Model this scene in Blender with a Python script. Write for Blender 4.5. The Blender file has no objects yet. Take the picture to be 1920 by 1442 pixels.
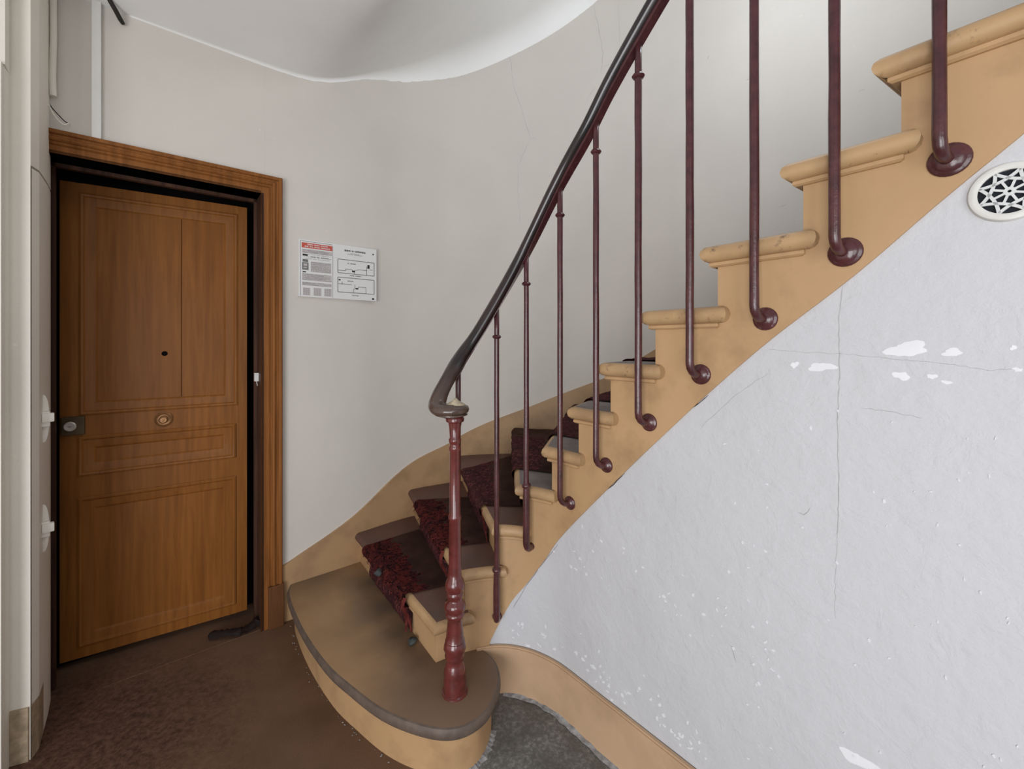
import bpy, bmesh, math, random
from mathutils import Vector, Matrix, noise
random.seed(4)
SC = bpy.context.scene
COL = SC.collection
R = math.radians

# ------------------------------------------------------------------ camera, world, lights, exposure
F, CX, HY, E = 800.0, 960.0, 645.0, 1.44        # focal length (px of a 1920 frame), centre, horizon row, eye height
cam = bpy.data.objects.new('camera', bpy.data.cameras.new('camera'))
COL.objects.link(cam)
cam.location = (0, 0, E)
cam.rotation_euler = (R(90), 0, 0)
cam.data.sensor_width = 36
cam.data.lens = 15.0
cam.data.shift_y = -76 / 1920
cam.data.clip_start = 0.05
SC.camera = cam
SC.view_settings.view_transform = 'Standard'
SC.view_settings.look = 'None'
SC.view_settings.gamma = 1
SC.view_settings.use_curve_mapping = False
SC.view_settings.exposure = -0.22
w = bpy.data.worlds.new('world'); SC.world = w; w.use_nodes = True
w.node_tree.nodes['Background'].inputs[0].default_value = (0.92, 0.94, 1.0, 1)
w.node_tree.nodes['Background'].inputs[1].default_value = 0.46

def area(name, loc, target, sx, sy, power, col):
    l = bpy.data.lights.new(name, 'AREA'); l.shape = 'RECTANGLE'; l.size = sx; l.size_y = sy
    l.energy = power; l.color = col
    o = bpy.data.objects.new(name, l); COL.objects.link(o)
    o.location = loc
    o.rotation_euler = (Vector(target) - Vector(loc)).to_track_quat('-Z', 'Y').to_euler()
    return o
area('entrance_daylight', (-1.05, -1.9, 0.95), (0.45, 2.0, 0.95), 1.7, 1.8, 88, (0.97, 0.98, 1.0))
pl_ = bpy.data.lights.new('warm_fill', 'POINT'); pl_.energy = 3; pl_.color = (1.0, 0.88, 0.74); pl_.shadow_soft_size = .14  # unseen warm fill, added to brighten the landing ceiling
pl_o = bpy.data.objects.new('warm_fill', pl_); COL.objects.link(pl_o); pl_o.location = (-0.15, -0.5, 2.05)
sl_ = bpy.data.lights.new('stair_fill', 'POINT'); sl_.energy = 18; sl_.color = (0.84, 0.92, 1.0); sl_.shadow_soft_size = .2  # unseen cool fill, added above the flight to lift outer wall and soffit
sl_o = bpy.data.objects.new('stair_fill', sl_); COL.objects.link(sl_o); sl_o.location = (0.80, 1.50, 3.15)
area('right_fill', (0.75, -1.8, 1.5), (0.3, 2.4, 2.4), 1.1, 1.5, 27, (0.95, 0.97, 1.0))  # added fill from behind right for soffit and upper wall, no actual window

# ------------------------------------------------------------------ materials
def srgb(r, g, b):
    f = lambda c: ((c / 255) / 12.92 if c / 255 <= .04045 else ((c / 255 + .055) / 1.055) ** 2.4)
    return (f(r), f(g), f(b), 1)

class NT:
    def __init__(s, name):
        s.m = bpy.data.materials.new(name); s.m.use_nodes = True
        s.t = s.m.node_tree; s.n = s.t.nodes; s.l = s.t.links
        s.b = s.n['Principled BSDF']
        s.tc = s.n.new('ShaderNodeNewGeometry').outputs['Position']
        s.h = None
    def vec(s, sx, sy, sz):
        mp = s.n.new('ShaderNodeMapping'); mp.inputs['Scale'].default_value = (sx, sy, sz)
        s.l.new(s.tc, mp.inputs[0]); return mp.outputs[0]
    def noise(s, scale, detail=4, rough=.55, vec=None, dist=0):
        n = s.n.new('ShaderNodeTexNoise'); n.inputs['Scale'].default_value = scale
        n.inputs['Detail'].default_value = detail; n.inputs['Roughness'].default_value = rough
        n.inputs['Distortion'].default_value = dist
        s.l.new(vec or s.tc, n.inputs['Vector']); return n.outputs['Fac']
    def voro(s, scale, feature='F1', vec=None):
        n = s.n.new('ShaderNodeTexVoronoi'); n.inputs['Scale'].default_value = scale; n.feature = feature
        s.l.new(vec or s.tc, n.inputs['Vector']); return n.outputs[0]
    def ramp(s, fac, a, b, lo=0., hi=1.):
        n = s.n.new('ShaderNodeMapRange'); n.inputs[1].default_value = a; n.inputs[2].default_value = b
        n.inputs[3].default_value = lo; n.inputs[4].default_value = hi
        s.l.new(fac, n.inputs[0]); return n.outputs[0]
    def mix(s, fac, a, b):
        n = s.n.new('ShaderNodeMix'); n.data_type = 'RGBA'
        if isinstance(fac, float): n.inputs[0].default_value = fac
        else: s.l.new(fac, n.inputs[0])
        for i, v in ((6, a), (7, b)):
            if isinstance(v, tuple): n.inputs[i].default_value = v
            else: s.l.new(v, n.inputs[i])
        return n.outputs[2]
    def math(s, op, a, b):
        n = s.n.new('ShaderNodeMath'); n.operation = op
        for i, v in ((0, a), (1, b)):
            if isinstance(v, (int, float)): n.inputs[i].default_value = v
            else: s.l.new(v, n.inputs[i])
        return n.outputs[0]
    def dist(s, p, scale=(1, 1, 1)):
        n = s.n.new('ShaderNodeVectorMath'); n.operation = 'DISTANCE'
        s.l.new(s.tc, n.inputs[0]); n.inputs[1].default_value = p
        return n.outputs['Value']
    def bump(s, fac, strength, d=.002):
        n = s.n.new('ShaderNodeBump'); n.inputs['Strength'].default_value = strength
        n.inputs['Distance'].default_value = d
        s.l.new(fac, n.inputs['Height'])
        if s.h: s.l.new(s.h, n.inputs['Normal'])
        s.h = n.outputs[0]; s.l.new(s.h, s.b.inputs['Normal'])
    def done(s, col, rough=.6, spec=.5, metal=0., coat=0.):
        if isinstance(col, tuple): s.b.inputs['Base Color'].default_value = col
        else: s.l.new(col, s.b.inputs['Base Color'])
        if isinstance(rough, float): s.b.inputs['Roughness'].default_value = rough
        else: s.l.new(rough, s.b.inputs['Roughness'])
        s.b.inputs['Specular IOR Level'].default_value = spec
        s.b.inputs['Metallic'].default_value = metal
        s.b.inputs['Coat Weight'].default_value = coat
        return s.m

def simple(name, col, rough=.6, spec=.4, metal=0., var=.08, scale=12, bump=.15, bscale=60, coat=0.):
    m = NT(name)
    d = tuple(c * (1 - var * 2.2) for c in col[:3]) + (1,)
    c = m.mix(m.ramp(m.noise(scale), .35, .7), col, d)
    if bump: m.bump(m.noise(bscale, 3), bump)
    return m.done(c, rough, spec, metal, coat)

def plaster(name, col, dirty, bumpk=.35):
    m = NT(name)
    c = m.mix(m.ramp(m.noise(1.7, 5), .4, .72), col, tuple(x * .93 for x in col[:3]) + (1,))
    spots = m.ramp(m.noise(38, 5, .7), .68, .74)
    c = m.mix(spots, c, tuple(min(1, x * 1.12) for x in col[:3]) + (1,))
    sc = m.ramp(m.noise(9, 6, .7, m.vec(1, 1, .35), .6), .70, .76, 0., dirty)
    c = m.mix(sc, c, tuple(x * .62 for x in col[:3]) + (1,))
    m.bump(m.noise(4, 4), bumpk, .012)
    m.bump(m.noise(24, 5, .65), bumpk * .7, .005)
    m.bump(m.ramp(m.noise(11, 6, .6, None, .8), .52, .60), bumpk * .30, .002)
    m.bump(m.noise(140, 3), bumpk * .3, .001)
    return m.done(c, .62, .3)

M = {}
M['plaster'] = plaster('stairwell_plaster', srgb(210, 204, 196), .12, .22)
M['spandrel'] = plaster('spandrel_plaster', srgb(198, 198, 201), .16, .8)
M['pillar'] = plaster('left_wall_paint', srgb(236, 231, 220), .15, .3)
M['ceiling'] = plaster('soffit_plaster', srgb(244, 244, 242), .03, .12)
M['flake'] = simple('bare_white_plaster', srgb(232, 232, 235), .8, .2, var=.04, bump=.3)
M['chip'] = simple('chipped_edge', srgb(222, 222, 225), .8, .2, var=.04, bump=.3)
M['gap'] = simple('dark_gap', srgb(52, 46, 44), .9, .1, bump=0)
M['crack'] = simple('crack_dark', srgb(176, 174, 173), .9, .1, bump=0)
M['tan'] = (lambda m: (m.bump(m.noise(40, 4), .25, .002), m.bump(m.noise(200, 2), .15, .0006),
    m.done(m.mix(m.ramp(m.noise(7, 5, .6), .5, .78), m.mix(m.ramp(m.noise(2.5), .4, .7), srgb(188, 152, 112), srgb(178, 143, 104)), srgb(158, 125, 92)), .5, .4))[-1])(NT('ochre_gloss_paint'))
M['nosing'] = (lambda m: (m.bump(m.noise(60, 4), .3, .002),
    m.done(m.mix(m.ramp(m.noise(26, 6, .7), .6, .72), m.mix(m.ramp(m.noise(5, 5), .45, .75), srgb(184, 150, 110), srgb(150, 120, 88)), srgb(112, 88, 68)), .5, .4))[-1])(NT('ochre_worn_nosing'))
M['skirt'] = (lambda m: (m.bump(m.noise(50, 3), .2, .002),
    m.done(m.mix(m.ramp(m.noise(6, 5, .6), .45, .8), srgb(172, 139, 102), srgb(140, 111, 84)), .5, .4))[-1])(NT('tan_skirting_paint'))
M['base'] = (lambda m: (m.bump(m.noise(50, 3), .2, .002),
    m.done(m.mix(m.ramp(m.noise(5, 5, .6), .45, .8), srgb(194, 162, 130), srgb(170, 140, 110)), .48, .4))[-1])(NT('tan_baseboard_paint'))
M['burg_tread'] = (lambda m: (m.bump(m.noise(90, 3), .3, .002),
    m.done(m.mix(m.ramp(m.noise(6, 5, .6), .4, .75), srgb(104, 74, 65), srgb(86, 72, 64)), .6, .35))[-1])(NT('worn_brown_tread_paint'))
M['grey_tread'] = (lambda m: (m.bump(m.noise(90, 3), .3, .002),
    m.done(m.mix(m.ramp(m.noise(9, 5, .6), .4, .75), srgb(122, 114, 112), srgb(96, 84, 80)), .55, .4))[-1])(NT('worn_grey_tread'))
M['dark_edge'] = simple('dark_worn_edge', srgb(104, 90, 80), .55, .4, var=.15, scale=30)
def tread1():
    m = NT('dirty_ochre_tread')
    n = m.noise(11, 5, .65)
    c = m.mix(m.ramp(m.noise(4, 5), .35, .75), srgb(158, 126, 92), srgb(132, 105, 78))
    k = m.math('ADD', m.dist((-0.16, 1.50, .185)), m.math('MULTIPLY', n, .14))
    c = m.mix(m.ramp(k, .26, .52, .85, 0.), c, srgb(108, 86, 70))
    for p, r in (((-.75, 2.24, .185), .24), ((-.62, 2.03, .185), .25), ((-.48, 1.84, .185), .22), ((-.36, 1.70, .185), .17), ((-1.12, 2.34, .185), .30)):
        k = m.math('ADD', m.dist(p), m.math('MULTIPLY', n, .12))
        c = m.mix(m.ramp(k, r * .35, r, .70, 0.), c, srgb(82, 70, 62))
    m.bump(m.noise(50, 4), .25, .002)
    return m.done(c, m.ramp(n, .3, .7, .42, .62), .4)
M['tread1'] = tread1()
def brownfloor():
    m = NT('brown_floor_covering')
    c = m.mix(m.ramp(m.noise(2.2, 5), .38, .7), srgb(118, 90, 70), srgb(96, 72, 54))
    k = m.math('ADD', m.dist((-1.6, 1.35, 0)), m.math('MULTIPLY', m.noise(7, 5), .5))
    sp = m.mix(m.ramp(m.noise(42, 5, .8), .4, .6), srgb(66, 45, 34), srgb(104, 76, 62))
    c = m.mix(m.ramp(k, .62, 1.05, 1., 0.), c, sp)
    m.bump(m.noise(160, 3, .8), .5, .002)
    return m.done(c, .68, .3)
M['floor'] = brownfloor()
def stone():
    m = NT('grey_stone_floor')
    c = m.mix(m.ramp(m.noise(60, 5, .7), .45, .68), srgb(104, 104, 101), srgb(150, 149, 146))
    c = m.mix(m.ramp(m.noise(8, 4), .4, .7), c, srgb(90, 88, 84))
    c = m.mix(m.ramp(m.voro(90), .10, .05), c, srgb(170, 170, 168))
    m.bump(m.noise(120, 3, .8), .5, .002)
    return m.done(c, .6, .35)
M['stone'] = stone()
M['mortar'] = simple('pale_mortar_edge', srgb(165, 165, 165), .8, .2, var=.25, scale=50, bump=.5)
def wood(name, a, b, rough=.38):
    m = NT(name)
    g = m.noise(5, 6, .6, m.vec(9, 9, .5), .4)
    g2 = m.noise(1.6, 3)
    c = m.mix(m.ramp(g, .35, .7), a, b)
    c = m.mix(m.ramp(g2, .4, .75, 0., .5), c, b)
    m.bump(g, .1, .001)
    return m.done(c, rough, .14)
M['door'] = wood('varnished_door', srgb(142, 90, 40), srgb(118, 71, 29), .42)
M['casing'] = wood('varnished_casing', srgb(146, 94, 48), srgb(112, 68, 32), .5)
M['jamb'] = wood('dark_jamb', srgb(88, 60, 46), srgb(52, 36, 30), .5)  # dark brown with the shade of the door reveal put into it
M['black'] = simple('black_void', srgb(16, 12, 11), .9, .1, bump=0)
M['plinth'] = wood('dark_plinth', srgb(112, 74, 46), srgb(84, 54, 34), .5)
M['iron'] = simple('oxblood_gloss_iron', srgb(84, 44, 46), .27, .55, var=.2, scale=30, bump=.35, bscale=110, coat=.2)
M['newel'] = simple('red_gloss_newel', srgb(106, 46, 43), .22, .6, var=.18, scale=25, bump=.2, bscale=70, coat=.3)
def railmat():
    m = NT('polished_dark_handrail')
    c = m.mix(m.ramp(m.noise(3, 4, .6, m.vec(3, 3, .6)), .35, .65), srgb(50, 34, 34), srgb(26, 22, 22))
    sx = m.n.new('ShaderNodeSeparateXYZ'); m.l.new(m.tc, sx.inputs[0])
    k = m.math('ADD', sx.outputs[2], m.math('MULTIPLY', m.noise(14, 4), .10))
    c = m.mix(m.ramp(k, 1.29, 1.42, 1., 0.), c, srgb(84, 68, 60))
    m.bump(m.noise(30, 3), .08, .001)
    return m.done(c, .26, .5, 0., .3)
M['rail'] = railmat()
M['railend'] = simple('worn_brown_volute', srgb(92, 74, 64), .3, .5, var=.25, scale=18, coat=.2)
M['cap'] = simple('bare_pale_wood_cap', srgb(212, 196, 166), .5, .4, var=.2, scale=60)
M['board'] = simple('white_board', srgb(222, 221, 219), .35, .4, var=.01, bump=0)
M['print_red'] = simple('red_print', srgb(200, 92, 78), .5, .3, var=.1, scale=120, bump=0)
M['print_grey'] = simple('grey_print', srgb(120, 118, 118), .5, .3, var=.1, bump=0)
M['print_light'] = simple('pale_print', srgb(190, 184, 182), .5, .3, var=.05, bump=0)
M['print_black'] = simple('black_print', srgb(40, 34, 34), .5, .3, bump=0)
M['vent'] = simple('painted_cast_vent', srgb(212, 213, 212), .45, .4, var=.05, bump=.2)
M['vent_rim'] = simple('painted_vent_rim', srgb(222, 220, 214), .5, .4, var=.08, bump=.3)
M['hole'] = simple('vent_darkness', srgb(38, 42, 48), .8, .2, bump=0)
M['brass'] = simple('dull_brass', srgb(148, 104, 62), .38, .5, .45, var=.1)
M['steel'] = simple('pale_cylinder', srgb(205, 196, 184), .35, .5, .2, var=.05)
M['plate'] = simple('tarnished_plate', srgb(92, 74, 50), .5, .4, .3, var=.2)
M['white'] = simple('white_plastic', srgb(226, 224, 220), .4, .4, var=.02, bump=0)
M['base_left'] = simple('grimy_left_base', srgb(184, 164, 138), .6, .3, var=.18, scale=40)
M['cable'] = simple('dark_cable', srgb(48, 42, 38), .6, .3, bump=0)
M['leather'] = simple('dark_rag', srgb(40, 30, 28), .8, .2, var=.2)
def runner():
    m = NT('burgundy_runner')
    v = m.voro(34, 'SMOOTH_F1')
    n = m.noise(26, 6, .75, None, 1.2)
    c = m.mix(m.ramp(m.noise(8, 4), .35, .65), srgb(98, 56, 58), srgb(78, 52, 54))
    pat = m.ramp(m.noise(30, 5, .6, None, 2.4), .52, .60)
    c = m.mix(m.ramp(pat, 0, 1, 0., .6), c, srgb(176, 104, 98))
    c = m.mix(m.ramp(n, .60, .66, 0., .6), c, srgb(48, 34, 38))
    m.bump(m.noise(140, 4, .8), .9, .004)
    m.bump(m.noise(25, 3), .5, .008)
    return m.done(c, .92, .1)
def worn():
    m = NT('torn_red_pile')
    n = m.noise(30, 6, .75, None, 1.8)
    c = m.mix(m.ramp(m.noise(14, 4), .42, .6), srgb(132, 60, 56), srgb(96, 50, 52))
    c = m.mix(m.ramp(n, .50, .56), c, srgb(40, 24, 28))
    c = m.mix(m.ramp(m.noise(42, 4, .7, None, 1.), .60, .66, 0., .7), c, srgb(168, 92, 74))
    m.bump(n, .9, .01)
    return m.done(c, .92, .1)
M['runner'] = runner(); M['worn'] = worn()
M['runner_back'] = simple('dirty_brown_pile', srgb(106, 78, 68), .9, .1, var=.2, scale=9, bump=.8, bscale=160)
M['thread'] = simple('red_threads', srgb(112, 52, 48), .85, .1, var=.3, scale=60, bump=0)
M['thread_dark'] = simple('dark_threads', srgb(58, 28, 36), .9, .1, var=.3, scale=60, bump=0)
M['rag'] = simple('grey_fluff', srgb(82, 86, 86), .95, .1, var=.3, scale=60, bump=.6)

# ------------------------------------------------------------------ object helpers
def link(name, bm, mats, parent=None, smooth=False, kind=None):
    me = bpy.data.meshes.new(name)
    bmesh.ops.recalc_face_normals(bm, faces=bm.faces)
    bm.to_mesh(me); bm.free()
    if not isinstance(mats, (list, tuple)): mats = [mats]
    for m in mats: me.materials.append(M[m])
    if smooth:
        for p in me.polygons: p.use_smooth = True
        if smooth != 'all':
            me.set_sharp_from_angle(angle=R(smooth if smooth is not True else 40))
    o = bpy.data.objects.new(name, me); COL.objects.link(o)
    if parent: o.parent = parent
    if kind: o['kind'] = kind
    return o
def empty(name, loc=(0, 0, 0), rz=0, parent=None):
    o = bpy.data.objects.new(name, None); COL.objects.link(o)
    o.location = loc; o.rotation_euler = (0, 0, rz); o.empty_display_size = .05
    if parent: o.parent = parent
    return o
def tag(o, label, cat, group=None):
    o['label'] = label; o['category'] = cat
    if group: o['group'] = group
    return o
def box(bm, x0, x1, y0, y1, z0, z1, mi=0, bev=0):
    v = [bm.verts.new((x, y, z)) for x in (x0, x1) for y in (y0, y1) for z in (z0, z1)]
    fs = [bm.faces.new([v[i] for i in q]) for q in ((0, 1, 3, 2), (4, 6, 7, 5), (0, 4, 5, 1), (2, 3, 7, 6), (0, 2, 6, 4), (1, 5, 7, 3))]
    for f in fs: f.material_index = mi
    if bev:
        es = {e for f in fs for e in f.edges}
        bmesh.ops.bevel(bm, geom=list(es), offset=bev, segments=2, affect='EDGES', profile=.6)
def prism(bm, poly, z0, z1, mi=0):
    a = [bm.verts.new((x, y, z0)) for x, y in poly]; b = [bm.verts.new((x, y, z1)) for x, y in poly]
    n = len(poly)
    bm.faces.new(b).material_index = mi; bm.faces.new(a[::-1]).material_index = mi
    for i in range(n):
        bm.faces.new((a[i], a[(i + 1) % n], b[(i + 1) % n], b[i])).material_index = mi
def lathe(bm, prof, c=(0, 0, 0), axis=(0, 0, 1), seg=24, mi=0, cap=True):
    q = Vector((0, 0, 1)).rotation_difference(Vector(axis).normalized())
    rings = []
    for r, h in prof:
        if r < 1e-5: rings.append([bm.verts.new(Vector(c) + q @ Vector((0, 0, h)))])
        else: rings.append([bm.verts.new(Vector(c) + q @ Vector((r * math.cos(2 * math.pi * k / seg), r * math.sin(2 * math.pi * k / seg), h))) for k in range(seg)])
    for a, b in zip(rings, rings[1:]):
        for k in range(seg):
            k2 = (k + 1) % seg
            if len(a) == 1 and len(b) == 1: continue
            if len(a) == 1: f = bm.faces.new((a[0], b[k], b[k2]))
            elif len(b) == 1: f = bm.faces.new((a[k], a[k2], b[0]))
            else: f = bm.faces.new((a[k], a[k2], b[k2], b[k]))
            f.material_index = mi
    for rg in (rings[0], rings[-1]):
        if cap and len(rg) > 2: bm.faces.new(rg).material_index = mi
def tube(bm, pts, rad, seg=12, mi=0, prof=None, up=None):
    pts = [Vector(p) for p in pts]; n = len(pts)
    if not isinstance(rad, (list, tuple)): rad = [rad] * n
    tg = [(pts[min(i + 1, n - 1)] - pts[max(i - 1, 0)]).normalized() for i in range(n)]
    nn = tg[0].orthogonal().normalized()
    rings = []
    for i in range(n):
        if up is not None:
            side = tg[i].cross(Vector(up))
            if side.length < .15: side = nn.cross(tg[i]) if i else tg[i].orthogonal()
            side.normalize()
            if i and side.dot(prev) < 0: side = -side
            prev = side; u = side.cross(tg[i]).normalized()
            rings.append([bm.verts.new(pts[i] + side * a * rad[i] + u * b * rad[i]) for a, b in prof])
        else:
            nn = (nn - tg[i] * nn.dot(tg[i])).normalized(); bb = tg[i].cross(nn)
            rings.append([bm.verts.new(pts[i] + (nn * math.cos(2 * math.pi * k / seg) + bb * math.sin(2 * math.pi * k / seg)) * rad[i]) for k in range(seg)])
    m = len(rings[0])
    for a, b in zip(rings, rings[1:]):
        for k in range(m):
            bm.faces.new((a[k], a[(k + 1) % m], b[(k + 1) % m], b[k])).material_index = mi
    bm.faces.new(rings[0]).material_index = mi; bm.faces.new(rings[-1]).material_index = mi
def catmull(pts, sub=8):
    P = [Vector(p) for p in pts]
    P = [P[0] * 2 - P[1]] + P + [P[-1] * 2 - P[-2]]
    out = []
    for i in range(1, len(P) - 2):
        for k in range(sub):
            t = k / sub; a, b, c, d = P[i - 1:i + 3]
            out.append(.5 * ((2 * b) + (c - a) * t + (2 * a - 5 * b + 4 * c - d) * t * t + (3 * b - a - 3 * c + d) * t ** 3))
    out.append(P[-2]); return out

# ------------------------------------------------------------------ plan curves of the stairwell (metres; camera stands at the origin)
class Curve:
    """plan polyline with arc length; d > 0 is the side facing the well"""
    def __init__(s, pts):
        s.p = [Vector(p[:2]) for p in pts]; s.L = [0.]
        for a, b in zip(s.p, s.p[1:]): s.L.append(s.L[-1] + (b - a).length)
    def at(s, t, d=0.):
        t = max(0., min(s.L[-1] - 1e-6, t)); i = 0
        lo, hi = 0, len(s.L) - 1
        while hi - lo > 1:
            m = (lo + hi) // 2
            if s.L[m] <= t: lo = m
            else: hi = m
        a, b = s.p[lo], s.p[lo + 1]
        q = a + (b - a) * ((t - s.L[lo]) / (s.L[lo + 1] - s.L[lo]))
        return q + s.nrm(t) * d if d else q
    def tan(s, t):
        e = .012
        t = max(e, min(s.L[-1] - e, t))
        return (s.at(t + e) - s.at(t - e)).normalized()
    def nrm(s, t):
        g = s.tan(t); return Vector((g.y, -g.x))
    def ray(s, px, d=0.):
        k = (px - CX) / F; N = 1600; last = None
        for i in range(N + 1):
            t = s.L[-1] * i / N; q = s.at(t, d); v = q.x - k * q.y
            if last is not None and last[1] <= 0 < v:
                return last[0] + (t - last[0]) * (-last[1]) / (v - last[1])
            last = (t, v)
        raise ValueError(px)
    def hit(s, px, py, d=0.):
        """arc length and height of the surface point seen along a direction"""
        t = s.ray(px, d); q = s.at(t, d); return t, E - (py - HY) * q.y / F
inner = Curve(catmull([(-.43, 1.60), (-.31, 1.675), (-.20, 1.735), (-.06, 1.768), (.06, 1.745), (.165, 1.68), (.245, 1.594), (.3125, 1.512), (.37, 1.445), (.434, 1.368)], 10)
              + [(.37 + .643 * k, 1.445 - .766 * k) for k in (.2, .4, .6, .8, 1.0, 1.2, 1.4, 1.6, 1.9)])
DX, DY = math.cos(R(38.9)), math.sin(R(38.9))
WR = Vector((-1.1945, 2.2135))                       # point of the door wall beside the casing
outer = Curve([WR + Vector((DX, DY)) * (-.70), WR] + catmull([WR + Vector((DX, DY)) * .2, (-.88, 2.475), (-.65, 2.69), (-.335, 2.86), (.02, 2.912), (.335, 2.873), (.60, 2.763), (.786, 2.627), (.893, 2.517), (.95, 2.449)], 10)
              + [(.893 + .643 * k, 2.517 - .766 * k) for k in (.2, .5, 1.0, 1.5, 2.0, 2.6, 3.2)])
END = inner.L[-1] - .3
SN = {2: 817, 3: 872, 4: 937, 5: 983, 6: 1035, 7: 1085, 8: 1145, 9: 1229, 10: 1346, 11: 1506, 12: 1690}
SN = {k: inner.ray(v) for k, v in SN.items()}
for k in (13, 14, 15): SN[k] = SN[k - 1] + .182
Z = lambda n: .185 + .17 * (n - 1)
ON = {2: outer.ray(674), 3: outer.ray(776), 4: outer.ray(866), 5: outer.ray(973)}
for k, a in ((6, 76), (7, 62), (8, 52), (9, 46), (10, 42), (11, 37), (12, 32), (13, 34), (14, 40), (15, 40)):
    o_ = inner.at(SN[k]); d_ = Vector((math.cos(R(a)), math.sin(R(a)))); n_ = Vector((-d_.y, d_.x)); best = None
    for i in range(2000):
        t = outer.L[-1] * i / 2000; q = outer.at(t) - o_
        if q.dot(d_) > 0 and (best is None or abs(q.dot(n_)) < best[0]): best = (abs(q.dot(n_)), t)
    ON[k] = best[1]
def line(n):
    a = inner.at(SN[n]); b = outer.at(ON[n]); d = (b - a).normalized()
    f = Vector((d.y, -d.x))                          # backwards, down the stair
    if f.dot(inner.tan(SN[n])) > 0: f = -f
    return a, b, d, f

def offset_path(path, d, cen):
    """offset an open plan path sideways by d (positive: away from cen)"""
    n = len(path); out = []
    nr = []
    for a, b in zip(path, path[1:]):
        t = (b - a).normalized(); q = Vector((t.y, -t.x))
        nr.append(q)
    # one consistent side
    mid = sum(((path[i] - cen).dot(nr[min(i, n - 2)]) for i in range(n)))
    if mid < 0: nr = [-q for q in nr]
    for i in range(n):
        a = nr[max(i - 1, 0)]; b = nr[min(i, n - 2)]
        m = (a + b)
        if m.length < .3: m = a.copy()
        m.normalize(); k = max(.45, m.dot(a))
        out.append(path[i] + m * (d / k))
    return out
def slab(bm, path, close, ztop, th, cen, top_mi=0, side_mi=1, rnd=None, seg=6, base=0.):
    r = th / 2; rings = []
    for k in range(seg + 1):
        a = -math.pi / 2 + math.pi * k / seg
        ins = r * (1 - math.cos(a)) * (rnd if rnd is not None else 1.)
        zz = ztop - r + r * math.sin(a)
        pp = offset_path(path, -ins - base, cen)
        rings.append([bm.verts.new((p.x, p.y, zz)) for p in pp] + [bm.verts.new((p[0], p[1], zz)) for p in close])
    m = len(rings[0])
    for j, (a, b) in enumerate(zip(rings, rings[1:])):
        for k in range(m):
            f = bm.faces.new((a[k], a[(k + 1) % m], b[(k + 1) % m], b[k])); f.material_index = side_mi
    t = bm.faces.new(rings[-1]); t.material_index = top_mi
    b = bm.faces.new(rings[0][::-1]); b.material_index = side_mi

# ------------------------------------------------------------------ SETTING: floors
STEP1 = catmull([(-1.165, 2.235), (-1.117, 2.12), (-.937, 1.884), (-.738, 1.673), (-.592, 1.557), (-.460, 1.466), (-.341, 1.412), (-.227, 1.385), (-.144, 1.402), (-.077, 1.466), (-.043, 1.579), (-.059, 1.685), (-.120, 1.765)], 6)
bm = bmesh.new()
prism(bm, [(-3.0, -1.6), (-.32, -1.6), (-.22, 1.43), (-.12, 3.2), (-3.0, 3.2)], -.06, 0)
link('floor', bm, 'floor', kind='structure')
bm = bmesh.new()
prism(bm, [(-.32, -1.6), (2.4, -1.6), (2.4, 3.2), (-.12, 3.2), (-.22, 1.43)], -.06, -.0015)
fl2 = link('floor_stone', bm, 'stone', kind='structure')
# pale mortar line where the stone floor meets the baseboard and the step
def ragged(bm, pts, wd, z, h=.004, seed=1):
    rnd = random.Random(seed); n = len(pts)
    a = []; b = []
    for i, p in enumerate(pts):
        t = (pts[min(i + 1, n - 1)] - pts[max(i - 1, 0)]).normalized(); q = Vector((t.y, -t.x))
        a.append(p + q * (wd * rnd.uniform(.55, 1.1))); b.append(p - q * (wd * .3))
    va = [bm.verts.new((p.x, p.y, z)) for p in a]; vb = [bm.verts.new((p.x, p.y, z + h * rnd.uniform(.5, 1.6))) for p in b]
    for i in range(n - 1): bm.faces.new((va[i], va[i + 1], vb[i + 1], vb[i]))
bm = bmesh.new()
s0, s1 = inner.ray(944), END - .2
ragged(bm, [inner.at(s0 + (s1 - s0) * i / 70, .013) for i in range(71)], .016, .0003, .006, 3)
o = link('mortar_line', bm, 'mortar', fl2, kind='stuff')
bm = bmesh.new()
rp = offset_path(STEP1, -.035, Vector((-.5, 1.9)))
tailp = [p for p in rp if p.y < 1.60 and p.x > -.19]
dense = []
for a, b in zip(tailp, tailp[1:]): dense += [a.lerp(b, k / 2) for k in range(2)]
ragged(bm, dense, .022, -.001, .006, 8)
link('mortar_line', bm, 'mortar', fl2, kind='stuff')
# pale chips along the foot of the first step on the brown side
bm = bmesh.new(); rnd = random.Random(5)
for i in range(46):
    p = rp[rnd.randrange(4, 44)] + Vector((rnd.uniform(-.02, .0), rnd.uniform(-.02, .0)))
    s = rnd.uniform(.001, .0035)
    bm_v = [bm.verts.new((p.x + s * math.cos(a) * rnd.uniform(.5, 1.5), p.y + s * math.sin(a) * rnd.uniform(.5, 1.5), .001 + rnd.uniform(0, .002))) for a in (0, 1.3, 2.6, 3.9, 5.2)]
    tip = bm.verts.new((p.x, p.y, .004))
    for k in range(5): bm.faces.new((bm_v[k], bm_v[(k + 1) % 5], tip))
link('plaster_crumbs', bm, 'mortar', bpy.data.objects['floor'], kind='stuff')

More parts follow.
